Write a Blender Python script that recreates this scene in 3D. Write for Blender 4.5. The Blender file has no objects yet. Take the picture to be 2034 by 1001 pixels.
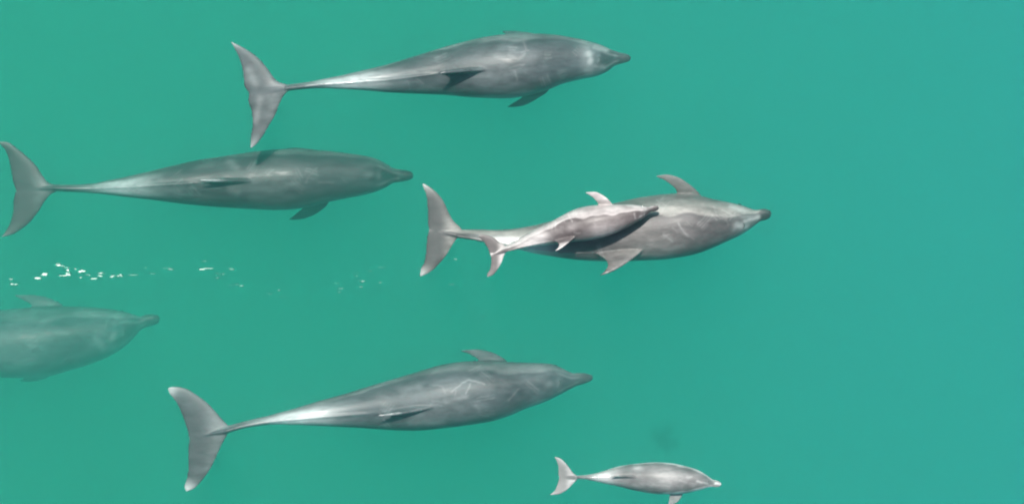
import bpy, bmesh, math, random
import numpy as np
from mathutils import Vector, Matrix
from mathutils.bvhtree import BVHTree

random.seed(7)
sc = bpy.context.scene
C = sc.collection

# ------------------------------------------------------------------ camera
H = 28.0                       # height of the drone above the water
PXM = 0.00375                  # metres per photo pixel on the water's surface
cam_d = bpy.data.cameras.new('camera')
cam = bpy.data.objects.new('camera', cam_d)
C.objects.link(cam)
cam.location = (0, 0, H)
cam_d.sensor_width = 36.0
cam_d.lens = 36.0 * H / (2034 * PXM)
cam_d.clip_start = 0.5
cam_d.clip_end = 2000
sc.camera = cam

# ------------------------------------------------------------------ sky, sun, exposure
SUN_ZEN, SUN_AZ = 23.0, -10.0   # degrees from the zenith; azimuth from +Y towards +X
world = bpy.data.worlds.new('World')
sc.world = world
world.use_nodes = True
wn, wl = world.node_tree.nodes, world.node_tree.links
bg = wn['Background']
sky = wn.new('ShaderNodeTexSky')
sky.sky_type = 'NISHITA'
sky.sun_disc = False
sky.sun_elevation = math.radians(90 - SUN_ZEN)
sky.sun_rotation = math.radians(SUN_AZ)
wl.new(sky.outputs[0], bg.inputs[0])
bg.inputs[1].default_value = 0.07
sd = bpy.data.lights.new('sun', 'SUN')
sun = bpy.data.objects.new('sun', sd)
C.objects.link(sun)
sd.energy = 4.6
sd.angle = math.radians(2.0)
sd.color = (1.0, 0.96, 0.9)
_z, _a = math.radians(SUN_ZEN), math.radians(SUN_AZ)
sdir = Vector((math.sin(_z) * math.sin(_a), math.sin(_z) * math.cos(_a), math.cos(_z)))
sun.rotation_euler = sdir.to_track_quat('Z', 'Y').to_euler()
sun.location = sdir * 60
sc.view_settings.view_transform = 'Standard'
sc.view_settings.look = 'None'
sc.view_settings.exposure = 0.4
sc.view_settings.gamma = 1.0
sc.view_settings.use_curve_mapping = False
sc.cycles.use_denoising = True
sc.cycles.max_bounces = 24
sc.cycles.diffuse_bounces = 3
sc.cycles.glossy_bounces = 3
sc.cycles.volume_bounces = 22
sc.cycles.transparent_max_bounces = 16
sc.cycles.filter_width = 2.1


def at(px, py, z):
    """Photo pixel -> point at height z under the drone."""
    k = PXM * (H - z) / H
    return np.array([(px - 1017.0) * k, (500.5 - py) * k, z])


# ------------------------------------------------------------------ small helpers
def pchip(xs, ys, q):
    xs, ys, q = np.asarray(xs, float), np.asarray(ys, float), np.asarray(q, float)
    h = np.diff(xs)
    d = np.diff(ys) / h
    m = np.zeros_like(ys)
    if len(xs) == 2:
        m[:] = d[0]
    else:
        for i in range(1, len(xs) - 1):
            if d[i - 1] * d[i] > 0:
                w1, w2 = 2 * h[i] + h[i - 1], h[i] + 2 * h[i - 1]
                m[i] = (w1 + w2) / (w1 / d[i - 1] + w2 / d[i])
        m[0], m[-1] = d[0], d[-1]
    i = np.clip(np.searchsorted(xs, q, side='right') - 1, 0, len(xs) - 2)
    t = np.clip((q - xs[i]) / h[i], 0, 1)
    t2, t3 = t * t, t * t * t
    return (ys[i] * (2 * t3 - 3 * t2 + 1) + m[i] * h[i] * (t3 - 2 * t2 + t)
            + ys[i + 1] * (-2 * t3 + 3 * t2) + m[i + 1] * h[i] * (t3 - t2))


def sstep(a, b, x):
    t = np.clip((x - a) / (b - a), 0, 1)
    return t * t * (3 - 2 * t)


def curve3(pts, n):
    """Resample a polyline of 3-D points smoothly by its length."""
    P = np.array(pts, float)
    s = np.concatenate([[0], np.cumsum(np.maximum(np.linalg.norm(np.diff(P, axis=0), axis=1), 1e-5))])
    q = np.linspace(0, s[-1], n)
    return np.stack([pchip(s, P[:, k], q) for k in range(3)], 1)


class Shell:
    def __init__(self):
        self.v, self.f = [], []

    def loft(self, rings):
        b = len(self.v)
        n = len(rings[0])
        for r in rings:
            self.v += [tuple(p) for p in r]
        for i in range(len(rings) - 1):
            for j in range(n):
                k = (j + 1) % n
                self.f.append((b + i * n + j, b + i * n + k, b + (i + 1) * n + k, b + (i + 1) * n + j))
        self.f.append(tuple(b + j for j in reversed(range(n))))
        e = b + (len(rings) - 1) * n
        self.f.append(tuple(e + j for j in range(n)))

    def foil(self, LE, TE, t_root, t_tip, nrm=None, M=26, K=9):
        """A fin between a leading and a trailing edge, both root to tip."""
        A, B = curve3(LE, M), curve3(TE, M)
        rings = []
        for i in range(M):
            s = i / (M - 1)
            ch = B[i] - A[i]
            sp = (A[min(i + 1, M - 1)] + B[min(i + 1, M - 1)]) - (A[max(i - 1, 0)] + B[max(i - 1, 0)])
            n = np.array(nrm, float) if nrm is not None else np.cross(sp, ch)
            n = n / (np.linalg.norm(n) + 1e-9)
            th = t_root + (t_tip - t_root) * s ** 0.8
            if np.linalg.norm(ch) < 0.02:
                th = min(th, t_tip)
            up, lo = [], []
            for k in range(K):
                c = (k / (K - 1)) ** 1.5
                prof = 2.2 * math.sqrt(max(c, 0.01)) * (1 - c) + 0.22
                p = A[i] + ch * c
                up.append(p + n * th * 0.5 * prof)
                lo.append(p - n * th * 0.5 * prof)
            rings.append(up + lo[::-1])
        self.loft(rings)


def link(o, parent=None):
    C.objects.link(o)
    if parent is not None:
        o.parent = parent
    return o


def remesh(shell, voxel, smooth):
    me = bpy.data.meshes.new('tmp')
    me.from_pydata(shell.v, [], shell.f)
    bm = bmesh.new()
    bm.from_mesh(me)
    bmesh.ops.recalc_face_normals(bm, faces=bm.faces)
    bmesh.ops.triangulate(bm, faces=[f for f in bm.faces if len(f.verts) > 4])
    bm.to_mesh(me)
    bm.free()
    o = bpy.data.objects.new('tmp', me)
    C.objects.link(o)
    r = o.modifiers.new('r', 'REMESH')
    r.mode = 'VOXEL'
    r.voxel_size = voxel
    s = o.modifiers.new('s', 'SMOOTH')
    s.factor = 0.5
    s.iterations = smooth
    dg = bpy.context.evaluated_depsgraph_get()
    out = bpy.data.meshes.new_from_object(o.evaluated_get(dg))
    bpy.data.objects.remove(o)
    bpy.data.meshes.remove(me)
    out.polygons.foreach_set('use_smooth', [True] * len(out.polygons))
    return out


# ------------------------------------------------------------------ materials
def mat_new(name):
    m = bpy.data.materials.new(name)
    m.use_nodes = True
    m.node_tree.nodes.clear()
    return m, m.node_tree.nodes, m.node_tree.links


def skin_material(name, cape, flank, belly, pale, dark, rough=0.44, spec=0.8):
    """Hide: pigment laid out by the vertex attribute 'pigment' (r flank, g pale marks, b dark, a belly), mottled by noise."""
    m, N, L = mat_new(name)
    out = N.new('ShaderNodeOutputMaterial')
    p = N.new('ShaderNodeBsdfPrincipled')
    L.new(p.outputs[0], out.inputs[0])
    at_ = N.new('ShaderNodeAttribute')
    at_.attribute_name = 'pigment'
    sep = N.new('ShaderNodeSeparateColor')
    L.new(at_.outputs['Color'], sep.inputs[0])
    tc = N.new('ShaderNodeTexCoord')
    mp = N.new('ShaderNodeMapping')
    mp.inputs['Scale'].default_value = (0.55, 1.3, 1.3)
    L.new(tc.outputs['Object'], mp.inputs[0])

    def noise(scale, detail, rough_, src=mp):
        n = N.new('ShaderNodeTexNoise')
        n.inputs['Scale'].default_value = scale
        n.inputs['Detail'].default_value = detail
        n.inputs['Roughness'].default_value = rough_
        L.new(src.outputs[0], n.inputs[0])
        return n

    def mix(f, a, b, blend='MIX'):
        x = N.new('ShaderNodeMix')
        x.data_type = 'RGBA'
        x.blend_type = blend
        for v, s in ((f, x.inputs[0]), (a, x.inputs[6]), (b, x.inputs[7])):
            if hasattr(v, 'is_linked'):
                L.new(v, s)
            elif isinstance(v, tuple):
                s.default_value = (*v, 1)
            else:
                s.default_value = v
        return x.outputs[2]

    def math_(op, a, b):
        x = N.new('ShaderNodeMath')
        x.operation = op
        x.use_clamp = True
        for v, s in ((a, x.inputs[0]), (b, x.inputs[1])):
            if hasattr(v, 'is_linked'):
                L.new(v, s)
            else:
                s.default_value = v
        return x.outputs[0]

    n1 = noise(4.0, 4, 0.55)
    n2 = noise(16.0, 4, 0.6)
    n3 = noise(70.0, 3, 0.6)

    def ramp(src, lo, hi, a, b):
        r = N.new('ShaderNodeMapRange')
        r.inputs[1].default_value, r.inputs[2].default_value = lo, hi
        r.inputs[3].default_value, r.inputs[4].default_value = a, b
        L.new(src, r.inputs[0])
        return r.outputs[0]

    col = mix(sep.outputs[0], cape, flank)
    col = mix(at_.outputs['Alpha'], col, belly)
    mott = mix(1.0, col, (1, 1, 1), 'MULTIPLY')
    g = N.new('ShaderNodeCombineColor')
    v1 = ramp(n1.outputs[0], 0.3, 0.7, 0.64, 1.36)
    v2 = ramp(n2.outputs[0], 0.3, 0.7, 0.82, 1.18)
    mm = N.new('ShaderNodeMath')
    mm.operation = 'MULTIPLY'
    L.new(v1, mm.inputs[0])
    L.new(v2, mm.inputs[1])
    m3 = N.new('ShaderNodeMath')
    m3.operation = 'MULTIPLY'
    L.new(mm.outputs[0], m3.inputs[0])
    L.new(ramp(n3.outputs[0], 0.3, 0.7, 0.92, 1.08), m3.inputs[1])
    for k in range(3):
        L.new(m3.outputs[0], g.inputs[k])
    col = mix(1.0, mott, g.outputs[0], 'MULTIPLY')
    pf = math_('MULTIPLY', sep.outputs[1], ramp(n2.outputs[0], 0.25, 0.6, 0.55, 1.0))
    col = mix(pf, col, pale)
    col = mix(sep.outputs[2], col, dark)
    L.new(col, p.inputs['Base Color'])
    ga = N.new('ShaderNodeAttribute')
    ga.attribute_name = 'gloss'
    gd = math_('MULTIPLY', ga.outputs['Fac'], 0.26)
    rb = math_('ADD', ramp(n1.outputs[0], 0.3, 0.7, rough - 0.06, rough + 0.08), ramp(n2.outputs[0], 0.3, 0.7, -0.06, 0.10))
    L.new(math_('SUBTRACT', rb, gd), p.inputs['Roughness'])
    L.new(ramp(ga.outputs['Fac'], 0, 1, 0.38, spec), p.inputs['Specular IOR Level'])
    b = N.new('ShaderNodeBump')
    b.inputs['Strength'].default_value = 0.12
    b.inputs['Distance'].default_value = 0.004
    L.new(n3.outputs[0], b.inputs['Height'])
    L.new(b.outputs[0], p.inputs['Normal'])
    return m


def plain_material(name, col, rough=0.4):
    m, N, L = mat_new(name)
    out = N.new('ShaderNodeOutputMaterial')
    p = N.new('ShaderNodeBsdfPrincipled')
    L.new(p.outputs[0], out.inputs[0])
    tc = N.new('ShaderNodeTexCoord')
    n = N.new('ShaderNodeTexNoise')
    n.inputs['Scale'].default_value = 40
    L.new(tc.outputs['Object'], n.inputs[0])
    r = N.new('ShaderNodeValToRGB')
    r.color_ramp.elements[0].color = (*[c * 0.75 for c in col], 1)
    r.color_ramp.elements[1].color = (*[min(c * 1.25, 1) for c in col], 1)
    L.new(n.outputs[0], r.inputs[0])
    L.new(r.outputs[0], p.inputs['Base Color'])
    p.inputs['Roughness'].default_value = rough
    return m


# ------------------------------------------------------------------ the sea: seabed and the body of water
SEA = 400.0
BED = -14.0
WATER_ALBEDO = (0.39, 0.883, 0.825)
WATER_ALBEDO_BLUE = (0.41, 0.886, 0.868)
WATER_SIGMA = 0.45
WATER_G = 0.6                  # sea water scatters forward


def seabed():
    n = 80
    xs = np.sign(np.linspace(-1, 1, n)) * np.abs(np.linspace(-1, 1, n)) ** 2.2 * SEA
    v = [(x, y, BED + 0.25 * math.sin(x * 0.31 + 1) * math.cos(y * 0.27) + 0.1 * math.sin(x * 1.1 + y * 0.7)) for y in xs for x in xs]
    f = [(j * n + i, j * n + i + 1, (j + 1) * n + i + 1, (j + 1) * n + i) for j in range(n - 1) for i in range(n - 1)]
    me = bpy.data.meshes.new('seabed')
    me.from_pydata(v, [], f)
    o = link(bpy.data.objects.new('seabed', me))
    me.materials.append(plain_material('sand', (0.32, 0.30, 0.24), 0.9))
    o['kind'] = 'structure'
    o['label'] = 'pale sandy seabed far below the turquoise water'


seabed()


def water_body():
    bm = bmesh.new()
    bmesh.ops.create_cube(bm, size=1.0)
    for v in bm.verts:
        v.co = Vector((v.co.x * 2 * SEA, v.co.y * 2 * SEA, 0.0 if v.co.z > 0 else BED - 1.5))
    me = bpy.data.meshes.new('water')
    bm.to_mesh(me)
    bm.free()
    o = link(bpy.data.objects.new('water', me))
    m, N, L = mat_new('turquoise_water')
    out = N.new('ShaderNodeOutputMaterial')
    s = N.new('ShaderNodeVolumeScatter')
    a = N.new('ShaderNodeVolumeAbsorption')
    s.inputs['Anisotropy'].default_value = WATER_G
    add = N.new('ShaderNodeAddShader')
    tc = N.new('ShaderNodeTexCoord')
    sx = N.new('ShaderNodeSeparateXYZ')
    L.new(tc.outputs['Object'], sx.inputs[0])
    mr = N.new('ShaderNodeMapRange')                      # the water turns from green to bluer along x
    mr.inputs[1].default_value, mr.inputs[2].default_value = -0.5, 4.0
    L.new(sx.outputs[0], mr.inputs[0])
    cmix = N.new('ShaderNodeMix')
    cmix.data_type = 'RGBA'
    nz = N.new('ShaderNodeTexNoise')                      # patchy clouds in it
    nz.inputs['Scale'].default_value = 0.5
    nz.inputs['Detail'].default_value = 2
    L.new(tc.outputs['Object'], nz.inputs[0])
    nr_ = N.new('ShaderNodeMapRange')
    nr_.inputs[1].default_value, nr_.inputs[2].default_value = 0.3, 0.7
    nr_.inputs[3].default_value, nr_.inputs[4].default_value = -0.38, 0.38
    L.new(nz.outputs[0], nr_.inputs[0])
    ad = N.new('ShaderNodeMath')
    ad.operation = 'ADD'
    L.new(mr.outputs[0], ad.inputs[0])
    L.new(nr_.outputs[0], ad.inputs[1])
    cmix.clamp_factor = False
    L.new(ad.outputs[0], cmix.inputs[0])
    cmix.inputs[6].default_value = (*WATER_ALBEDO, 1)
    cmix.inputs[7].default_value = (*WATER_ALBEDO_BLUE, 1)
    for n in (s, a):
        n.inputs['Density'].default_value = WATER_SIGMA
        L.new(cmix.outputs[2], n.inputs['Color'])
    L.new(s.outputs[0], add.inputs[0])
    L.new(a.outputs[0], add.inputs[1])
    L.new(add.outputs[0], out.inputs['Volume'])
    me.materials.append(m)
    o['kind'] = 'structure'
    o['label'] = 'clear turquoise green sea water around the dolphins'


water_body()

# ------------------------------------------------------------------ dolphins
# height / width of the body by place from beak tip (0) to fluke notch (1), and the sharpness of its keels
R_U = [0, 0.03, 0.06, 0.10, 0.25, 0.45, 0.6, 0.72, 0.82, 0.90, 0.95, 1.0]
R_V = [0.8, 0.75, 0.85, 0.98, 1.02, 1.06, 1.1, 1.2, 1.5, 1.9, 1.5, 0.5]
K_U = [0, 0.3, 0.5, 0.65, 0.8, 0.92, 1.0]
K_V = [2.0, 2.05, 2.0, 1.9, 1.75, 1.6, 1.8]

MAT_HOLE = plain_material('blowhole_skin', (0.05, 0.052, 0.055), 0.5)
MAT_EYE = plain_material('eye', (0.012, 0.012, 0.012), 0.1)


def build_dolphin(name, S, mat, label, category, group):
    secs = sorted(S['body'])
    px_tip, py_tip = S['tip']
    px_notch, py_notch = S['notch']
    zk = sorted(S['z'])
    zf = lambda px: pchip([k[0] for k in zk], [k[1] for k in zk], px)
    rk = sorted(S['roll'])
    rf = lambda px: np.radians(pchip([k[0] for k in rk], [k[1] for k in rk], px))
    # stations along the photo's x
    st = [(s[0], (s[1] + s[2]) / 2, (s[2] - s[1]) / 2) for s in secs]
    lx, ly, lw = st[-1]
    for f in (0.45, 0.75, 0.92, 1.0):
        st.append((lx + (px_tip - lx) * f, ly + (py_tip - ly) * f, max(lw * math.sqrt(1 - f * f), 0.4)))
    fx, fy, fw = st[0]
    st.insert(0, (px_notch + (fx - px_notch) * 0.25, py_notch + (fy - py_notch) * 0.25, fw * 0.35))
    st.insert(1, (px_notch + (fx - px_notch) * 0.65, py_notch + (fy - py_notch) * 0.65, fw * 0.75))
    st = np.array(st)
    q = np.unique(np.concatenate([np.linspace(st[0, 0], st[-1, 0], 150), np.linspace(st[-1, 0] - 60 * S['k'], st[-1, 0], 40)]))
    yc, hw = pchip(st[:, 0], st[:, 1], q), pchip(st[:, 0], st[:, 2], q)
    u = (px_tip - q) / (px_tip - px_notch)
    hw = hw + S.get('beak_w', 2.0) * S['k'] * (1 - sstep(0.03, 0.06, u)) * sstep(0.0, 0.022, u)
    ratio = pchip(R_U, R_V, u)
    kee = pchip(K_U, K_V, u)
    roll = rf(q)
    z = zf(q)
    a_px = hw / np.sqrt(np.cos(roll) ** 2 + (ratio * np.sin(roll)) ** 2)
    Lm = (px_tip - px_notch) * PXM
    zc = z - 0.022 * Lm * (1 - sstep(0.02, 0.13, u))          # the beak sits below the melon
    k = PXM * (H - zc) / H
    X, Y, A = (q - 1017) * k, (500.5 - yc) * k, a_px * k
    B = A * ratio
    NR = 48
    th = np.linspace(0, 2 * math.pi, NR, endpoint=False)
    c, s = np.cos(th), np.sin(th)
    rings = []
    for i in range(len(q)):
        e = 2.0 / kee[i]
        lat = A[i] * np.sign(c) * np.abs(c) ** e
        up = B[i] * np.sign(s) * np.abs(s) ** e
        cr, sr = math.cos(roll[i]), math.sin(roll[i])
        rings.append(np.stack([np.full(NR, X[i]), Y[i] + lat * cr - up * sr, zc[i] + lat * sr + up * cr], 1))
    sh = Shell()
    sh.loft(rings)
    V = S['k']                                                # size against a grown dolphin
    iq = lambda arr, px: float(np.interp(px, q, arr))
    # flukes
    zt = float(zf(px_notch))
    for side in ('up', 'down'):
        le, te = S['fluke_' + side]
        tipz = S.get('fluke_z', (0, 0))[0 if side == 'up' else 1]
        root = (fx + 6 * V, fy)
        span = abs(le[-1][1] - py_notch)
        zz = lambda p: zt + tipz * (abs(p[1] - py_notch) / span)
        LE = [at(*root, zt)] + [at(*p, zz(p)) for p in le]
        TE = [at(px_notch + 1, py_notch + (2 if side == 'up' else -2), zt)] + [at(*p, zz(p)) for p in te] + [at(*le[-1], zz(le[-1]))]
        sh.foil(LE, TE, 0.042 * V, 0.012 * V + 0.004, nrm=(0, math.sin(S.get('fluke_tilt', 0)), math.cos(S.get('fluke_tilt', 0))))
    # flippers
    for fl in S['flippers']:
        le, te, dz0, dz1 = fl['le'], fl['te'], fl['z0'], fl['z1']
        n_le, n_te = len(le), len(te)
        z0 = float(zf(le[0][0])) + dz0
        LE = [at(*p, z0 + (dz1 - dz0) * (i / (n_le - 1))) for i, p in enumerate(le)]
        TE = [at(*p, z0 + (dz1 - dz0) * (i / n_te)) for i, p in enumerate(te)] + [LE[-1]]
        inw = fl['inward']
        LE = [at(le[0][0] + inw[0], le[0][1] + inw[1], z0)] + LE
        TE = [at(te[0][0] + inw[0], te[0][1] + inw[1], z0)] + TE
        sh.foil(LE, TE, 0.040 * V, 0.012 * V + 0.003)
    # dorsal fin, standing on the ridge
    d = S['dorsal']
    lean = math.radians(d.get('lean', 0))
    def fin_pt(px, h):
        r0, b0 = iq(roll, px), iq(B, px)
        base = np.array([iq(X, px), iq(Y, px) - math.sin(r0) * b0 * 0.965, iq(zc, px) + math.cos(r0) * b0 * 0.965])
        r1 = r0 + lean
        return base + h * np.array([0, -math.sin(r1), math.cos(r1)])
    x0, x1, xt, h = d['front'], d['rear'], d['tip'], d['h']
    LE, TE = [], []
    for i in range(9):
        t = i / 8
        LE.append(fin_pt(x0 + (xt - x0) * t, -0.018 * V + (h + 0.018 * V) * (1 - (1 - t) ** 1.55)))
        TE.append(fin_pt(x1 + (xt - x1) * t + (x0 - x1) * 0.22 * math.sin(math.pi * min(t * 1.0, 1)), -0.018 * V + (h + 0.018 * V) * t))
    r0 = iq(roll, (x0 + x1) / 2) + lean
    sh.foil(LE, TE, 0.040 * V, 0.012 * V + 0.003, nrm=(0, math.cos(r0), math.sin(r0)))

    # low sharp keel from behind the fin to the flukes
    xs = np.linspace(d['rear'] + 12 * V, fx - 4 * V, 30)
    rings = []
    for j, px in enumerate(xs):
        hk = 0.010 * V * math.sin(math.pi * min(1, (j + 0.6) / 6) / 2)
        rr0 = iq(roll, px)
        upv, latv = np.array([0, -math.sin(rr0), math.cos(rr0)]), np.array([0, math.cos(rr0), math.sin(rr0)])
        top = np.array([iq(X, px), iq(Y, px), iq(zc, px)]) + upv * iq(B, px)
        w_ = 0.014 * V
        rings.append([top + upv * (-0.03 * V) - latv * w_ * 1.6, top + upv * (hk * 0.6) - latv * w_ * 0.6, top + upv * hk, top + upv * (hk * 0.6) + latv * w_ * 0.6, top + upv * (-0.03 * V) + latv * w_ * 1.6])
    sh.loft(rings)

    me = remesh(sh, S['voxel'], S.get('smooth', 3))
    n = len(me.vertices)
    co = np.empty(n * 3)
    me.vertices.foreach_get('co', co)
    co = co.reshape(-1, 3)
    no = np.empty(n * 3)
    me.vertices.foreach_get('normal', no)
    no = no.reshape(-1, 3)
    # -------- pigment
    vx = co[:, 0]
    f_ = lambda arr: np.interp(vx, X, arr)
    uu, yy, zz, aa, bb, rr = f_(u), f_(Y), f_(zc), f_(A), f_(B), f_(roll)
    dy, dz = co[:, 1] - yy, co[:, 2] - zz
    lat = (dy * np.cos(rr) + dz * np.sin(rr)) / aa
    up = (-dy * np.sin(rr) + dz * np.cos(rr)) / bb
    rad = np.sqrt(lat ** 2 + up ** 2)
    onbody = (1 - sstep(1.15, 1.4, rad)) * (1 - sstep(0.93, 0.97, uu))
    ang = np.degrees(np.arctan2(up, np.abs(lat)))             # 90 the ridge, 0 the side, -90 the belly
    rng = np.random.RandomState(S['seed'])
    ph = rng.rand(8) * 6.28
    wob = 5 * np.sin(uu * 14 + ph[0]) + 3 * np.sin(uu * 33 + ph[1]) + 2.0 * np.sin(uu * 70 + ph[2])
    cape = np.interp(uu, [0, 0.06, 0.15, 0.3, 0.42, 0.55, 0.7, 0.85, 1], [35, 40, 38, 33, 22, 12, 30, 45, 45]) + wob
    flank = 1 - sstep(-S.get('cape_soft', 5), S.get('cape_soft', 5), ang - cape)
    flank = flank * (1 - S.get('low_shade', 0.6) * (1 - sstep(-12, 20, ang)))   # the light stripe runs under the cape, flank shade is painted dark below it
    # pale blaze beside and behind the dorsal fin, along the tail stock
    blaze = np.exp(-((uu - 0.73) / 0.085) ** 2) * S.get('blaze', 0.8) * sstep(8, 40, ang)
    blaze2 = np.exp(-((uu - 0.52) / 0.035) ** 2) * np.exp(-((ang - 48) / 14) ** 2) * 0.5
    saddle = np.exp(-((uu - 0.36) / 0.10) ** 2) * np.exp(-((ang - 82) / 34) ** 2) * 0.55
    flank = np.clip(np.maximum(flank, 0) + (blaze + blaze2 + saddle) * onbody, 0, 1.6)
    belly = (1 - sstep(-65, -25, ang + 0.5 * wob)) * (1 - sstep(1.2, 1.5, rad)) * 0.7
    # pale marks on the head: band behind the blowhole, stripes to the beak's corners
    bh = 0.082 if 'bh_u' not in S else S['bh_u']
    rim = np.exp(-((np.abs(lat) - (0.62 - 5.0 * np.clip(bh - uu, 0, 1))) / 0.11) ** 2) * sstep(0.028, 0.04, uu) * (1 - sstep(bh, bh + 0.02, uu)) * (up > 0)
    ring = np.exp(-(((uu - bh - 0.004) / 0.006) ** 2)) * np.exp(-(lat / 0.38) ** 2) * (up > 0) * 0.6
    neck = np.exp(-((uu - bh - 0.028 + 0.01 * np.abs(lat)) / 0.012) ** 2) * np.exp(-((lat - 0.05) / 0.65) ** 2) * (0.55 + 0.45 * np.sin(lat * 9 + 1.2)) * (up > 0) * S.get('neck', 0.45)
    pale = np.clip((0.4 * rim + 0.5 * ring + neck) * S.get('head', 0.5), 0, 1)
    dark = 0.85 * (1 - sstep(0.026, 0.040, uu)) * S.get('beak_dark', 1.0)
    # scar lines and pale blotches in the photo's own plan on the upward skin
    ppx = co[:, 0] / (PXM * (H - co[:, 2]) / H) + 1017
    ppy = 500.5 - co[:, 1] / (PXM * (H - co[:, 2]) / H)
    jx = 0.5 * np.sin(ppy * 0.35 + ph[3]) + 0.4 * np.sin(ppx * 0.5 + ph[4])
    rakes = []
    Lp = px_tip - px_notch
    for _ in range(S.get('rakes', 9)):
        uc = rng.uniform(0.12, 0.62)
        cx, cy = px_tip - uc * Lp, float(np.interp(px_tip - uc * Lp, q, yc))
        wd = float(np.interp(cx, q, hw))
        cy += rng.uniform(-0.75, 0.75) * wd
        aa0, ln = rng.uniform(-1.3, 1.3), rng.uniform(14, 36) * V
        for k_ in range(rng.randint(2, 5)):
            ox, oy = cx - math.sin(aa0) * 5.5 * V * k_, cy + math.cos(aa0) * 5.5 * V * k_
            l2 = ln * rng.uniform(0.6, 1.1)
            bend = rng.uniform(-0.15, 0.15)
            rakes.append((1.5 * V + 0.3, rng.uniform(0.12, 0.42), [(ox, oy), (ox + math.cos(aa0) * l2 * 0.5, oy + math.sin(aa0) * l2 * 0.5 + bend * l2 * 0.5), (ox + math.cos(aa0) * l2, oy + math.sin(aa0) * l2)]))
    for w, stg, line in S.get('scars_blotches', []) + rakes:
        best = np.full(n, 1e9)
        for (ax, ay), (bx, by) in zip(line[:-1], line[1:]):
            ex, ey = bx - ax, by - ay
            t = np.clip(((ppx - ax) * ex + (ppy + jx - ay) * ey) / (ex * ex + ey * ey), 0, 1)
            best = np.minimum(best, np.hypot(ppx - ax - t * ex, ppy + jx - ay - t * ey))
        pale = np.maximum(pale, 0.42 * stg * np.exp(-(best / (0.85 * w)) ** 2) * (no[:, 2] > 0.15))
    # worn pale edges of the flukes, with lit edges and highlights painted in
    finmask = sstep(1.3, 1.8, rad) * (uu < 0.9) + sstep(0.95, 0.985, uu)
    tipd = np.full(n, 1e9)
    for side in ('up', 'down'):
        t_ = S['fluke_' + side][0][-1]
        tipd = np.minimum(tipd, np.hypot(ppx - t_[0], ppy - t_[1]))
    pale = np.maximum(pale, np.exp(-(tipd / (16 * V)) ** 2) * S.get('tips', 0.6))
    fl_mask = sstep(0.93, 0.97, uu) * sstep(1.0, 1.3, rad)
    fin2 = sstep(1.25, 1.5, rad) * (uu < 0.9)
    flank = flank * (1 - fl_mask) * (1 - fin2) + fl_mask * S.get('fluke_light', 0.1) + fin2 * S.get('fin_light', 0.45)  # fin tone painted darker for shaded flippers, paler for sunlit ones
    belly = belly * (1 - fl_mask) * (1 - fin2)
    for side in ('up', 'down'):
        le_ = S['fluke_' + side][0]
        best = np.full(n, 1e9)
        for (ax, ay), (bx_, by_) in zip(le_[:-1], le_[1:]):
            ex, ey = bx_ - ax, by_ - ay
            t = np.clip(((ppx - ax) * ex + (ppy - ay) * ey) / (ex * ex + ey * ey), 0, 1)
            best = np.minimum(best, np.hypot(ppx - ax - t * ex, ppy - ay - t * ey))
        flank = flank + fl_mask * S.get('fluke_edge', 0.5) * np.exp(-(best / (9 * V)) ** 2)  # worn fluke edge, with the light along it painted in too
    dark = np.maximum(dark, fl_mask * S.get('fluke_dark', 0.3) * sstep(5 * V, 22 * V, np.minimum(tipd * 0.5, 99)) * (1 - np.clip(pale, 0, 1)))
    pale = np.maximum(pale, S.get('stock', 0.4) * np.exp(-((uu - S.get('stock_u', 0.74)) / 0.085) ** 2) * sstep(25, 60, ang) * onbody)  # tail-stock highlight painted pale over the natural blaze
    pale = np.maximum(pale, S.get('crest_glint', 0.0) * sstep(1.3, 1.5, up) * (uu < 0.8) * (uu > 0.3))  # sun glint along the dorsal fin's top, painted as pale pigment
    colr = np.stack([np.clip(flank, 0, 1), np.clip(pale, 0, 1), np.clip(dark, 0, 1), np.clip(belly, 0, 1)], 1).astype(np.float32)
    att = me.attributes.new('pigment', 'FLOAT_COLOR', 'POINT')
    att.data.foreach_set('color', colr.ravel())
    gl = np.exp(-((uu - 0.75) / 0.10) ** 2) * sstep(20, 60, ang) * S.get('gloss', 1.0)
    gl = np.maximum(gl, 0.4 * np.exp(-((uu - bh - 0.025) / 0.02) ** 2) * S.get('neck', 0.45) * (up > 0))
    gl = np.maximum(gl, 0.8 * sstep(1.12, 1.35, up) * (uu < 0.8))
    ag = me.attributes.new('gloss', 'FLOAT', 'POINT')
    ag.data.foreach_set('value', np.clip(gl, 0, 1).astype(np.float32))

    org = Vector((float(np.interp(px_tip - 0.45 * (px_tip - px_notch), q, X)), float(np.interp(px_tip - 0.45 * (px_tip - px_notch), q, Y)), float(co[:, 2].min())))
    root = link(bpy.data.objects.new(name, None))
    root.location = org
    root.empty_display_size = 0.2
    root['label'], root['category'] = label, category
    root['group'] = group
    co2 = (co - np.array(org)).astype(np.float32)
    me.vertices.foreach_set('co', co2.ravel())
    me.update()
    me.name = 'dolphin_body'
    me.materials.append(mat)
    body = link(bpy.data.objects.new('body', me), root)

    # -------- blowhole and eyes, seated on the hide
    bvh = BVHTree.FromObject(body, bpy.context.evaluated_depsgraph_get()) if False else BVHTree.FromPolygons([Vector(v) for v in co2], [tuple(p.vertices) for p in me.polygons])

    def seat(px, lat_deg):
        r0 = iq(roll, px) + 0.0
        aa_ = math.radians(lat_deg)
        lv, uv = math.cos(aa_), math.sin(aa_)
        dirn = Vector((0, lv * math.cos(r0) - uv * math.sin(r0), lv * math.sin(r0) + uv * math.cos(r0)))
        o_ = Vector((iq(X, px), iq(Y, px), iq(zc, px))) - org
        hit, nn, _, _ = bvh.ray_cast(o_ + dirn * 1.0, -dirn)
        return (hit, nn) if hit is not None else (o_, dirn)

    bx = px_tip - bh * (px_tip - px_notch)
    hit, nn = seat(bx, 90)
    bm = bmesh.new()
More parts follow.
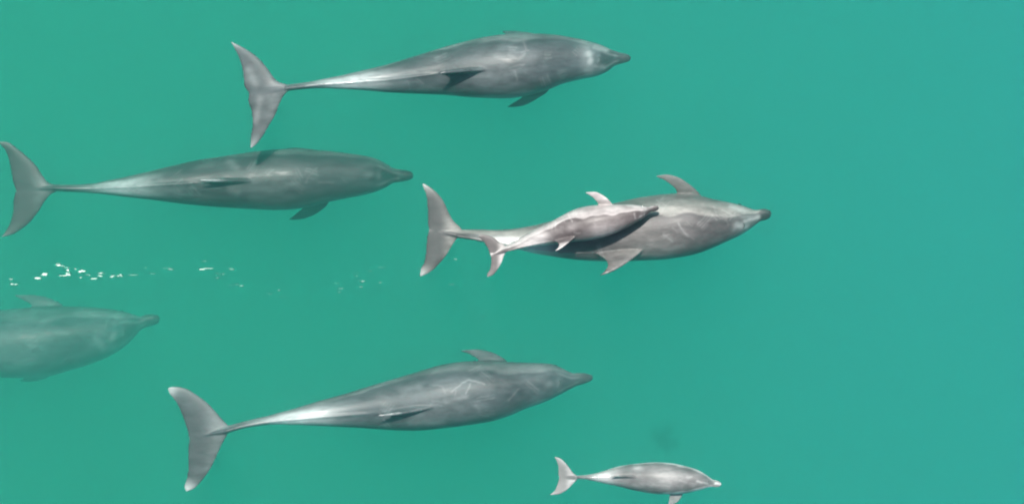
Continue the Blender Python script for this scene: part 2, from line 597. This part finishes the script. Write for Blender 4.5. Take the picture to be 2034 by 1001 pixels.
    r_, w_ = 0.020 * V, 0.0045 * V
    prev = None
    for i in range(13):
        t = math.radians(-80 + 160 * i / 12)
        wv = w_ * (0.25 + 0.75 * math.cos(t * 0.95))
        ci, si = math.cos(t), math.sin(t)
        cur = [bm.verts.new(((r_ - wv) * ci - r_ * 0.8, (r_ - wv) * si, 0.001)), bm.verts.new((r_ * ci - r_ * 0.8, r_ * si, 0.003 * V)), bm.verts.new(((r_ + wv) * ci - r_ * 0.8, (r_ + wv) * si, 0.001))]
        low = [bm.verts.new((v.co.x, v.co.y, -0.008 * V)) for v in (cur[0], cur[2])]
        cur = [cur[0], cur[1], cur[2], low[1], low[0]]
        if prev:
            for j in range(5):
                bm.faces.new((prev[j], prev[(j + 1) % 5], cur[(j + 1) % 5], cur[j]))
        else:
            bm.faces.new(cur[::-1])
        prev = cur
    bm.faces.new(prev)
    bmesh.ops.recalc_face_normals(bm, faces=bm.faces)
    hm = bpy.data.meshes.new('blowhole')
    bm.to_mesh(hm)
    bm.free()
    hm.materials.append(MAT_HOLE)
    ho = link(bpy.data.objects.new('blowhole', hm), root)
    ho.location = hit
    ho.rotation_euler = nn.to_track_quat('Z', 'X').to_euler()
    xax = Vector((1, 0, 0)) - nn * nn.x
    xax.normalize()
    ho.rotation_euler = Matrix((xax, nn.cross(xax), nn)).transposed().to_euler()
    for sgn in (1, -1):
        hit, nn = seat(px_tip - (bh + 0.012) * (px_tip - px_notch), 90 - sgn * 116)
        bm = bmesh.new()
        bmesh.ops.create_uvsphere(bm, u_segments=12, v_segments=8, radius=0.013 * V)
        for v in bm.verts:
            v.co.x *= 1.35
        em = bpy.data.meshes.new('eye')
        bm.to_mesh(em)
        bm.free()
        em.materials.append(MAT_EYE)
        eo = link(bpy.data.objects.new('eye', em), root)
        eo.location = hit - nn * 0.005 * V
    return root


GREY = skin_material('grey_hide', (0.070, 0.077, 0.084), (0.155, 0.16, 0.163), (0.22, 0.215, 0.21), (0.60, 0.60, 0.59), (0.035, 0.038, 0.042))
DEEP = skin_material('slate_hide', (0.04, 0.045, 0.047), (0.098, 0.104, 0.102), (0.2, 0.2, 0.195), (0.55, 0.55, 0.54), (0.02, 0.022, 0.025))
WARM = skin_material('warm_grey_hide', (0.105, 0.093, 0.094), (0.27, 0.247, 0.23), (0.4, 0.37, 0.35), (0.70, 0.68, 0.66), (0.03, 0.032, 0.034))
CALF = skin_material('calf_hide', (0.125, 0.108, 0.106), (0.50, 0.46, 0.445), (0.6, 0.54, 0.52), (0.8, 0.76, 0.74), (0.09, 0.08, 0.08))
CALF2 = skin_material('young_calf_hide', (0.16, 0.152, 0.152), (0.44, 0.42, 0.41), (0.6, 0.57, 0.55), (0.8, 0.78, 0.76), (0.3, 0.28, 0.27))

POD = 'adult dolphins of the pod'
CALVES = 'calves of the pod'

# --- the topmost dolphin
build_dolphin('dolphin', dict(
    k=1.0, seed=1, voxel=0.0072, tip=(1253.6, 116), notch=(494, 184),
    body=[(572, 168, 181.6), (602, 164.6, 178), (642, 157.3, 176), (683, 149, 178), (723, 139.8, 180), (763.7, 130, 183.8), (817.7, 114, 186.5), (860, 101, 188),
          (883, 94, 189), (926.5, 82, 193), (970, 73, 195.5), (1013, 67.5, 195.5), (1056, 67, 189), (1091, 68.5, 177.8), (1121, 72.4, 166), (1153.7, 78.5, 158), (1186, 87, 151.5),
          (1207.8, 96, 141.7), (1222, 103.5, 130), (1233.7, 107.5, 125.4), (1246, 109, 123)],
    z=[(494, -0.30), (700, -0.38), (900, -0.5), (1100, -0.5), (1254, -0.5)], roll=[(494, 4), (700, 8), (900, 7), (1254, 2)],
    fluke_up=([(569, 168), (556, 164.6), (545, 156), (531.7, 137), (512.8, 115.5), (488.6, 98), (456.7, 81.8)], [(484.5, 169.5), (482.6, 148), (477.8, 126), (468, 102)]),
    fluke_down=([(572, 181.6), (564, 189.7), (556, 204.6), (548, 226), (534, 250), (521, 272), (504.7, 291), (496.7, 296)], [(492.6, 199), (500, 226), (500.7, 250), (496.7, 277)]),
    flippers=[dict(le=[(1091, 178), (1073.6, 191), (1056, 202.7), (1034.7, 211), (1005.5, 213.5)], te=[(1041, 189), (1034.7, 194.7), (1019.5, 204)], z0=-0.12, z1=-0.30, inward=(4, -18)),
              dict(le=[(1070, 72), (1045, 66), (1020, 63), (996, 63.5)], te=[(1015, 76), (1006, 70)], z0=-0.16, z1=-0.34, inward=(4, 14))],
    dorsal=dict(front=972, rear=864, tip=872, h=0.21, lean=-5), blaze=0.9, neck=0.75, head=0.6, beak_dark=0.55, fin_light=0.0, stock=0.85,
    scars_blotches=[(10, 1.3, [(1168, 106), (1170, 110)]), (9, 1.5, [(1172, 118), (1171, 124)]), (16, .7, [(1166, 96), (1170, 134)]), (6, 1.0, [(1180, 94), (1205, 101)]), (5, .9, [(1176, 132), (1200, 134)]), (11, .6, [(494, 140), (506, 166)]), (9, .6, [(517, 196), (508, 240)]), (3.5, .35, [(1010, 110), (1030, 118), (1042, 108)]), (2.5, .3, [(1022, 140), (1028, 160)]), (6, .3, [(985, 112), (1012, 120)]), (2.5, .3, [(1040, 85), (1046, 100)]), (2, .35, [(1035, 105), (1050, 100)])],
), GREY, 'grey dolphin at the top, its dorsal fin casting a dark hooked shadow', 'dolphin', POD)

# --- left of centre, a little deeper
build_dolphin('dolphin', dict(
    k=1.0, seed=2, voxel=0.0072, tip=(821.8, 349), notch=(31, 378),
    body=[(112.6, 367, 380.6), (149, 367, 382), (184, 364.5, 384), (218, 357.7, 387.5), (252.8, 350.8, 392), (298.7, 340, 397), (344.7, 329, 403), (390.6, 318.6, 408), (436.6, 311.7, 411.7),
          (480, 305, 414.5), (508, 301, 416), (551.4, 297, 417.3), (573, 296, 416.5), (616, 297.7, 411), (653, 300, 401.5), (681, 303.5, 395.5), (724.5, 309.5, 387), (746, 315, 381),
          (767.8, 326, 371.7), (782, 335, 363), (796, 338.8, 359.8), (812, 341, 357)],
    z=[(31, -0.72), (250, -0.74), (500, -0.8), (822, -0.85)], roll=[(31, 0), (300, 2), (600, 2), (822, 2)],
    fluke_up=([(110, 367), (98.8, 364.5), (85, 349.6), (73.5, 331), (55, 311.7), (32, 293), (13.8, 281.5), (-8, 281)], [(25, 359), (21.8, 340), (17, 317), (9, 297)]),
    fluke_down=([(112.6, 380.6), (101, 386), (89.6, 399), (75.8, 421), (59.7, 441.5), (43.7, 455), (23, 467), (1, 472)], [(26.4, 398), (25, 421), (20.7, 439), (11.5, 457.6)]),
    flippers=[dict(le=[(653, 402.4), (638, 417), (618.5, 429), (594.7, 435.5), (572, 436.6)], te=[(604, 409), (588, 423.6)], z0=-0.12, z1=-0.32, inward=(4, -18)),
              dict(le=[(640, 304), (615, 298), (590, 295), (565, 296)], te=[(585, 306), (576, 301)], z0=-0.16, z1=-0.34, inward=(4, 14))],
    dorsal=dict(front=518, rear=388, tip=400, h=0.13, lean=-10), blaze=0.9, neck=0.25, tips=0.15, fin_light=0.0, crest_glint=0.6, stock=0.65,
    scars_blotches=[(2, .3, [(630, 333), (614, 350), (608, 362)]), (2.2, .25, [(550, 342), (580, 347)]), (2, .25, [(632, 362), (662, 363)]), (9, .35, [(455, 322), (470, 332)]), (7, .35, [(455, 376), (472, 381)]), (2, .2, [(680, 355), (690, 364)])],
), DEEP, 'slightly submerged grey dolphin just below the topmost one, tail touching the left edge', 'dolphin', POD)

# --- deep dolphin cut by the left edge
build_dolphin('dolphin', dict(
    k=1.05, seed=3, voxel=0.0085, tip=(318, 633), notch=(-500, 700),
    body=[(-420, 690, 704), (-380, 689, 705), (-330, 683, 708), (-270, 670, 715), (-200, 652, 726), (-130, 635, 738), (-60, 624, 746), (0, 616, 749), (56, 611, 750), (98, 609, 746.5), (125.8, 608.5, 739),
          (181.8, 610, 722), (223.7, 614.5, 704), (251.7, 620, 684.6), (270, 626, 666), (280, 628.5, 655), (290, 625, 649.6), (304, 623.5, 646), (311, 625, 643)],
    z=[(-500, -1.7), (0, -1.7), (318, -1.7)], roll=[(-500, 5), (0, 14), (318, 14)],
    fluke_up=([(-420, 690), (-436, 686), (-450, 664), (-470, 630), (-500, 605), (-530, 596)], [(-508, 680), (-514, 650), (-520, 620)]),
    fluke_down=([(-420, 704), (-436, 712), (-450, 735), (-470, 765), (-495, 790), (-515, 800)], [(-508, 725), (-506, 750), (-508, 780)]),
    flippers=[dict(le=[(124, 606), (106, 595), (84, 588), (55, 585), (25, 586)], te=[(62, 606), (45, 597)], z0=0.0, z1=-0.05, inward=(6, 20)),
              dict(le=[(100, 745), (80, 753), (60, 757), (38, 756)], te=[(50, 744), (46, 750)], z0=-0.2, z1=-0.35, inward=(4, -16))],
    dorsal=dict(front=-20, rear=-140, tip=-130, h=0.23), blaze=0.8, neck=0.7, tips=0.2, beak_dark=1.0, beak_w=0.3,
    scars_blotches=[(3, .3, [(110, 660), (135, 662)]), (12, .3, [(195, 655), (215, 665)]), (9, .35, [(190, 672), (205, 690)])],
), GREY, 'hazy deep dolphin cut off by the left edge of the picture', 'dolphin', POD)

# --- the mother
build_dolphin('dolphin', dict(
    k=0.95, seed=4, voxel=0.0070, tip=(1532.5, 425), notch=(851, 457),
    body=[(912, 455, 474), (935, 455, 477), (954, 455, 481.5), (988, 456, 488), (1026, 453, 496), (1060, 447, 504), (1090, 440, 509), (1131.7, 428, 515), (1180, 414, 518.5), (1232, 401, 518.5),
          (1278, 391.5, 517), (1323.8, 386, 514.5), (1346.8, 385, 511), (1370, 385.5, 507), (1392.8, 389.5, 501), (1415.7, 395.5, 492), (1450, 402.5, 477), (1473, 408, 466), (1490, 414, 455),
          (1502, 418, 445), (1510, 417.5, 438), (1518, 416.5, 436), (1525, 417, 434.5)],
    z=[(851, -0.28), (1000, -0.32), (1200, -0.41), (1400, -0.38), (1532, -0.36)], roll=[(851, 8), (960, 26), (1130, 42), (1300, 40), (1450, 30), (1532, 20)],
    fluke_up=([(916, 454.7), (901.5, 440), (890.7, 421), (881, 399.5), (868, 382.7), (851, 369.6), (838, 363)], [(849, 435.5), (848.8, 411.5), (846, 387.5), (840, 372)]),
    fluke_down=([(907.5, 474), (899, 486), (889.5, 502.6), (872.7, 524), (851, 543), (834, 550)], [(847.6, 474), (846, 498), (842.8, 519), (834, 540)]),
    flippers=[dict(le=[(1391.6, 388), (1381, 376), (1365, 363), (1346.8, 352), (1323.8, 346.5), (1299.7, 350)], te=[(1345.6, 386), (1342, 377), (1333, 368), (1319, 358.7)], z0=0.02, z1=0.10, inward=(6, 20)),
              dict(le=[(1400, 480), (1385, 490), (1365, 498), (1340, 503)], te=[(1360, 484), (1352, 494)], z0=-0.28, z1=-0.42, inward=(4, -14))],
    dorsal=dict(front=1283, rear=1168, tip=1190, h=0.215, lean=12), blaze=0.9, stock=0.8, neck=0.3, tips=0.8, fin_light=0.3, cape_soft=2.5, fluke_dark=0.6,
    scars_blotches=[(1.8, .55, [(1347, 443), (1356, 458), (1367, 470)]), (1.8, .3, [(1335, 452), (1345, 460)]), (2.0, .4, [(1318, 465), (1328, 474), (1336, 480)]), (2, .3, [(1418, 410), (1424, 428)]), (2.2, .3, [(1305, 398), (1322, 408)]), (2, .3, [(1440, 432), (1447, 446)]),
           (1.5, .35, [(1360, 462), (1378, 475)]), (2, .4, [(1430, 434), (1460, 428), (1490, 430), (1512, 431)]), (8, 1.0, [(1462, 447), (1482, 450)]), (5, 1.2, [(1480, 440), (1508, 431)]), (6, .8, [(1452, 410), (1480, 420)])],
), WARM, 'light grey mother dolphin swimming under the calf, rolled on her side', 'dolphin', POD)

# --- calf over the mother
build_dolphin('dolphin_calf', dict(
    k=0.5, seed=5, voxel=0.0044, tip=(1309, 413), notch=(974, 509), smooth=3,
    body=[(1004, 487.6, 501.5), (1016, 482, 499), (1035, 470, 495), (1054, 459.5, 492), (1073, 450, 489), (1088, 443, 487), (1110.8, 431, 484), (1129.8, 421, 481), (1148.8, 413.5, 479.5), (1167.8, 409.5, 477.8),
          (1186.8, 407.6, 474), (1215, 407, 466), (1243.7, 406.4, 453.5), (1262.7, 407.2, 443), (1277, 409, 434), (1287, 410, 426), (1294, 409.5, 421.5), (1303, 408.8, 418.5)],
    z=[(974, -0.10), (1100, -0.10), (1200, -0.07), (1309, -0.05)], roll=[(974, 12), (1040, 34), (1120, 42), (1250, 38), (1309, 25)],
    fluke_up=([(1002, 486.7), (993, 482), (985, 475), (976, 469.5), (959, 465.5), (947.6, 468.7)], [(971.3, 500), (967.5, 491), (959, 479)]),
    fluke_down=([(1006, 501), (1001.7, 506.7), (997, 520), (988.4, 535), (978, 547), (967, 551)], [(975, 522), (973, 535), (967, 545)]),
    flippers=[dict(le=[(1218, 409), (1209.6, 397.5), (1196, 387), (1181, 381), (1161, 382.5)], te=[(1188.7, 408), (1183, 398.5), (1173.5, 390)], z0=0.01, z1=0.09, inward=(2, 12)),
              dict(le=[(1215, 452), (1205, 459), (1192, 464), (1176, 467)], te=[(1192, 455), (1186, 461)], z0=-0.12, z1=-0.16, inward=(2, -8))],
    dorsal=dict(front=1147, rear=1095, tip=1101, h=0.105, lean=10), blaze=0.7, neck=0.4, tips=0.15, beak_dark=0.7, head=0.7, fin_light=1.0, low_shade=0.3, fluke_light=0.0, fluke_dark=0.35, fluke_edge=0.1, cape_soft=3.5,
    scars_blotches=[(1.6, .55, [(1128, 424), (1132, 434), (1137, 440)]), (1.4, .45, [(1142, 420), (1146, 430)]), (1.2, .4, [(1118, 431), (1121, 440)]), (1.2, .5, [(1090, 446), (1089, 455)]), (1.2, .5, [(1097, 446), (1096, 455)]), (1.2, .45, [(1103, 442), (1103, 453)]),
           (1.5, .4, [(1140, 462), (1152, 463)]), (3, .75, [(1245, 407), (1262, 410), (1280, 412)]), (2, .5, [(1260, 424), (1262, 434)])],
), CALF, 'pinkish pale calf swimming on top of the mother dolphin', 'calf', CALVES)

# --- lower middle dolphin
build_dolphin('dolphin', dict(
    k=1.05, seed=6, voxel=0.0075, tip=(1178.7, 749.7), notch=(374.8, 871.7),
    body=[(452, 845, 860.6), (476.5, 838.5, 852.6), (502.5, 831.8, 847.5), (528.6, 826, 844), (554.7, 818.8, 843), (580.8, 811.7, 843.8), (633, 796, 845.5), (685, 781.7, 848), (737, 765.5, 851), (785, 751.5, 854),
          (830.5, 737.7, 854.5), (875.7, 725, 850.5), (909.6, 719, 846.5), (943.5, 717, 841.7), (977.5, 717.3, 836), (1011, 718.5, 825.5), (1045, 720, 811), (1079, 721, 799), (1095, 722.5, 792), (1113, 729, 783),
          (1134, 739.5, 772), (1147, 742.2, 764), (1158, 742.5, 760.5), (1169, 743.5, 757.5)],
    z=[(375, -0.42), (560, -0.42), (800, -0.55), (1179, -0.58)], roll=[(375, 4), (560, 12), (800, 14), (1000, 12), (1179, 6)],
    fluke_up=([(451.7, 843), (440, 831), (427, 815.6), (411, 798.7), (390, 783), (367, 770), (343.5, 767), (332, 771)], [(373.5, 860), (368, 841.7), (359, 818), (348.7, 797), (335.6, 780)]),
    fluke_down=([(450, 865), (440, 883.4), (429.5, 907), (416.5, 933), (401, 954), (384, 971), (369, 976)], [(373.5, 896.5), (374, 922.5), (370.8, 948.6), (366, 966)]),
    flippers=[dict(le=[(1007, 718), (988.8, 705), (970.7, 697.5), (943.5, 693.6), (912, 696)], te=[(952, 717), (944, 710), (932, 703.7)], z0=-0.04, z1=-0.12, inward=(4, 18)),
              dict(le=[(1010, 810), (990, 822), (970, 830), (945, 834)], te=[(965, 815), (958, 824)], z0=-0.26, z1=-0.42, inward=(4, -16))],
    dorsal=dict(front=882, rear=742, tip=750, h=0.115, lean=-6), blaze=1.2, stock=0.95, neck=0.3, tips=0.8, crest_glint=0.4, beak_dark=0.5,
    scars_blotches=[(2, .6, [(897, 778), (915, 763), (930, 754), (962, 762)]), (2.0, .6, [(925, 781), (931, 771), (934, 762)]), (7, .4, [(885, 797), (905, 792), (925, 788)]), (2, .35, [(903, 790), (906, 775)]), (2.0, .3, [(860, 764), (878, 766), (884, 780)]), (12, .25, [(800, 778), (830, 768)]),
           (2, .3, [(1010, 795), (1030, 772)]), (8, .35, [(815, 838), (880, 840)]), (6, .3, [(945, 806), (952, 814)])],
), GREY, 'grey dolphin low in the middle with a bright white tail stock', 'dolphin', POD)

# --- small calf at the lower right
build_dolphin('dolphin_calf', dict(
    k=0.45, seed=7, voxel=0.0042, tip=(1433, 961), notch=(1110, 948), smooth=3,
    body=[(1147, 944, 951), (1164, 942.5, 952), (1180, 940, 955), (1198, 935, 959.4), (1227, 926, 965.5), (1266.7, 920, 975), (1306, 917.5, 981), (1335.5, 919.5, 981), (1361, 925, 979), (1380.7, 930.5, 975),
          (1394.5, 937, 971.5), (1408, 946, 967.5), (1416, 952, 966), (1424, 955.5, 965.2), (1429, 957, 964.6)],
    z=[(1110, -0.22), (1250, -0.30), (1433, -0.22)], roll=[(1110, 0), (1250, -4), (1433, -8)],
    fluke_up=([(1146.7, 944), (1138.8, 939), (1131, 928.3), (1121, 916.5), (1111, 908.7), (1100.5, 906.3)], [(1109, 942), (1109, 930), (1105.4, 916.5)]),
    fluke_down=([(1146.7, 951), (1135, 963.7), (1123, 974.5), (1107, 981.5), (1091.6, 982.4)], [(1107.4, 959.8), (1101.5, 972.5)]),
    flippers=[dict(le=[(1357, 979), (1353, 987), (1345, 997), (1336, 1001.5), (1326, 1004)], te=[(1330, 980), (1328.5, 992)], z0=-0.02, z1=-0.05, inward=(1, -10)),
              dict(le=[(1350, 926), (1340, 921), (1328, 919)], te=[(1330, 930), (1326, 924)], z0=-0.07, z1=-0.12, inward=(1, 8))],
    dorsal=dict(front=1273, rear=1203, tip=1209, h=0.055, lean=-4), blaze=0.9, neck=0.2, tips=0.15, beak_dark=0.0, head=0.6,
    beak_w=4.0, rakes=5,
    scars_blotches=[(3.5, 1.9, [(1422, 960), (1432, 961)]), (3, 1.6, [(1378, 977), (1412, 967)]), (3, 1.0, [(1385, 955), (1405, 960)]), (3.5, .3, [(1275, 962), (1330, 966)]), (2.5, .4, [(1365, 947), (1374, 947)])],
), CALF2, 'small pale calf alone at the bottom right of the pod', 'calf', CALVES)


# ------------------------------------------------------------------ a soft dark smudge in the water, an absorbing volume
def smudge_volume():
    bm = bmesh.new()
    bmesh.ops.create_icosphere(bm, subdivisions=3, radius=1.0)
    me = bpy.data.meshes.new('dark_smudge')
    bm.to_mesh(me)
    bm.free()
    o = link(bpy.data.objects.new('dark_smudge', me))
    o.location = at(1320, 872, -1.6)
    o.scale = (0.17, 0.19, 0.16)
    m, N, L = mat_new('smudge_volume')
    out = N.new('ShaderNodeOutputMaterial')
    a = N.new('ShaderNodeVolumeAbsorption')
    a.inputs['Color'].default_value = (0.25, 0.3, 0.3, 1)
    tc = N.new('ShaderNodeTexCoord')
    ln = N.new('ShaderNodeVectorMath')
    ln.operation = 'LENGTH'
    L.new(tc.outputs['Object'], ln.inputs[0])
    mr = N.new('ShaderNodeMapRange')
    mr.interpolation_type = 'SMOOTHSTEP'
    mr.inputs[1].default_value, mr.inputs[2].default_value = 0.15, 1.0
    mr.inputs[3].default_value, mr.inputs[4].default_value = 1.0, 0.0
    L.new(ln.outputs['Value'], mr.inputs[0])
    nz = N.new('ShaderNodeTexNoise')
    nz.inputs['Scale'].default_value = 1.6
    nz.inputs['Detail'].default_value = 2
    L.new(tc.outputs['Object'], nz.inputs[0])
    m2 = N.new('ShaderNodeMapRange')
    m2.inputs[1].default_value, m2.inputs[2].default_value = 0.42, 0.6
    m2.inputs[3].default_value, m2.inputs[4].default_value = 0.0, 4.2
    L.new(nz.outputs[0], m2.inputs[0])
    mu = N.new('ShaderNodeMath')
    mu.operation = 'MULTIPLY'
    L.new(mr.outputs[0], mu.inputs[0])
    L.new(m2.outputs[0], mu.inputs[1])
    L.new(mu.outputs[0], a.inputs['Density'])
    L.new(a.outputs[0], out.inputs['Volume'])
    me.materials.append(m)
    o['kind'] = 'stuff'
    o['label'] = 'faint dark smudge in the water just above the small calf'


smudge_volume()

# ------------------------------------------------------------------ ripples that glint in the sun
def ripples():
    m, N, L = mat_new('ripple_water')
    out = N.new('ShaderNodeOutputMaterial')
    t = N.new('ShaderNodeBsdfTransparent')
    g = N.new('ShaderNodeBsdfGlossy')
    g.inputs['Roughness'].default_value = 0.22
    fr = N.new('ShaderNodeFresnel')
    fr.inputs[0].default_value = 1.33
    mx = N.new('ShaderNodeMixShader')
    L.new(fr.outputs[0], mx.inputs[0])
    L.new(t.outputs[0], mx.inputs[1])
    L.new(g.outputs[0], mx.inputs[2])
    L.new(mx.outputs[0], out.inputs[0])
    bm = bmesh.new()
    spots = [(28, 564, 14, 4), (27, 556, 9, 2), (73, 552, 13, 3), (91, 546, 15, 5), (116, 525, 8, 3), (121, 528, 8, 2.5), (140, 536, 13, 3.5), (149, 534, 6, 2), (131, 545, 13, 3), (166, 537, 13, 3.5), (161, 540, 8, 2.5), (160, 551, 7, 2),
             (174, 546, 12, 2), (188, 553, 13, 3.5), (199, 543, 10, 2.5), (199, 547, 8, 2), (220, 549, 12, 2.5), (233, 548, 6, 2.5), (239, 547, 5, 2.5), (270, 545, 16, 1.5), (337, 534, 9, 2), (330, 532, 12, 1.3), (307, 543, 9, 1.2), (290, 531, 7, 1.2),
             (411, 533, 15, 3.2), (461, 534, 10, 2.8), (435, 553, 8, 2.2), (445, 545, 4, 2), (436, 544, 6, 1.5), (476, 567, 8, 2), (462, 566, 14, 1.2), (405, 518, 12, 1.5), (557, 577, 10, 2), (530, 584, 14, 1.2), (565, 588, 12, 1.2),
             (714, 557, 10, 2.5), (756, 561, 6, 2.2), (735, 538, 9, 1.6), (760, 531, 18, 1.4), (676, 573, 12, 1.6), (720, 569, 9, 1.5), (705, 541, 9, 1.4), (665, 562, 10, 1.2), (672, 580, 8, 1.3), (711, 548, 9, 1.3),
             (905, 515, 6, 2.4), (938, 519, 7, 1.5), (921, 566, 4, 2), (905, 565, 14, 1.2), (830, 533, 8, 1.2), (958, 629, 9, 1.6)]
    flecks = []
    for x, y, w, h in spots:
        for _ in range(3 if h >= 2.4 else 2):
            flecks.append((x + random.gauss(0, 0.32 * w), y + random.gauss(0, 0.5 * h), w * random.uniform(0.35, 0.95), h * random.uniform(0.25, 0.7), h))
    for x, y, w, h, h0 in flecks:
        c = at(x, y, 0.006)
        a, b = w * PXM * 0.62, max(h, 0.9) * PXM * 0.42
        dev = random.uniform(0, 4.5) if h0 >= 3 else (random.uniform(1.8, 5.0) if h0 >= 2 else random.uniform(3.4, 4.8))
        dev += 1.0 * (x > 250) + 1.2 * max(0, x - 250) / 700
        hv = (sdir + (cam.location - Vector(c)).normalized()).normalized()
        da = random.uniform(0, 6.28)
        gx, gy = -hv.x / hv.z + math.tan(math.radians(dev)) * math.cos(da), -hv.y / hv.z + math.tan(math.radians(dev)) * math.sin(da)
        nr, ns = 4, 12
        ang = random.uniform(-0.08, 0.08)
        wob = [random.uniform(0.75, 1.2) for _ in range(ns)]
        rings = []
        for i in range(nr):
            q_ = i / (nr - 1)
            ring = []
            for j in range(ns if i else 1):
                t_ = 2 * math.pi * j / ns
                lx, ly = a * q_ * math.cos(t_) * wob[j], b * q_ * math.sin(t_) * wob[j]
                dx, dy = lx * math.cos(ang) - ly * math.sin(ang), lx * math.sin(ang) + ly * math.cos(ang)
                ring.append(bm.verts.new((c[0] + dx, c[1] + dy, 0.006 + gx * dx + gy * dy + b * 0.03 * (1 - q_ * q_))))
            rings.append(ring * ns if i == 0 else ring)
        for i in range(nr - 1):
            for j in range(ns):
                k = (j + 1) % ns
                if i == 0:
                    bm.faces.new((rings[0][0], rings[1][j], rings[1][k]))
                else:
                    bm.faces.new((rings[i][j], rings[i + 1][j], rings[i + 1][k], rings[i][k]))
    for f in bm.faces:
        f.smooth = True
    me = bpy.data.meshes.new('water_ripples')
    bm.to_mesh(me)
    bm.free()
    me.materials.append(m)
    o = link(bpy.data.objects.new('water_ripples', me))
    o['kind'] = 'stuff'
    o['label'] = 'scattered white sun glints on ripples across the left water'
    o['category'] = 'ripples'


ripples()
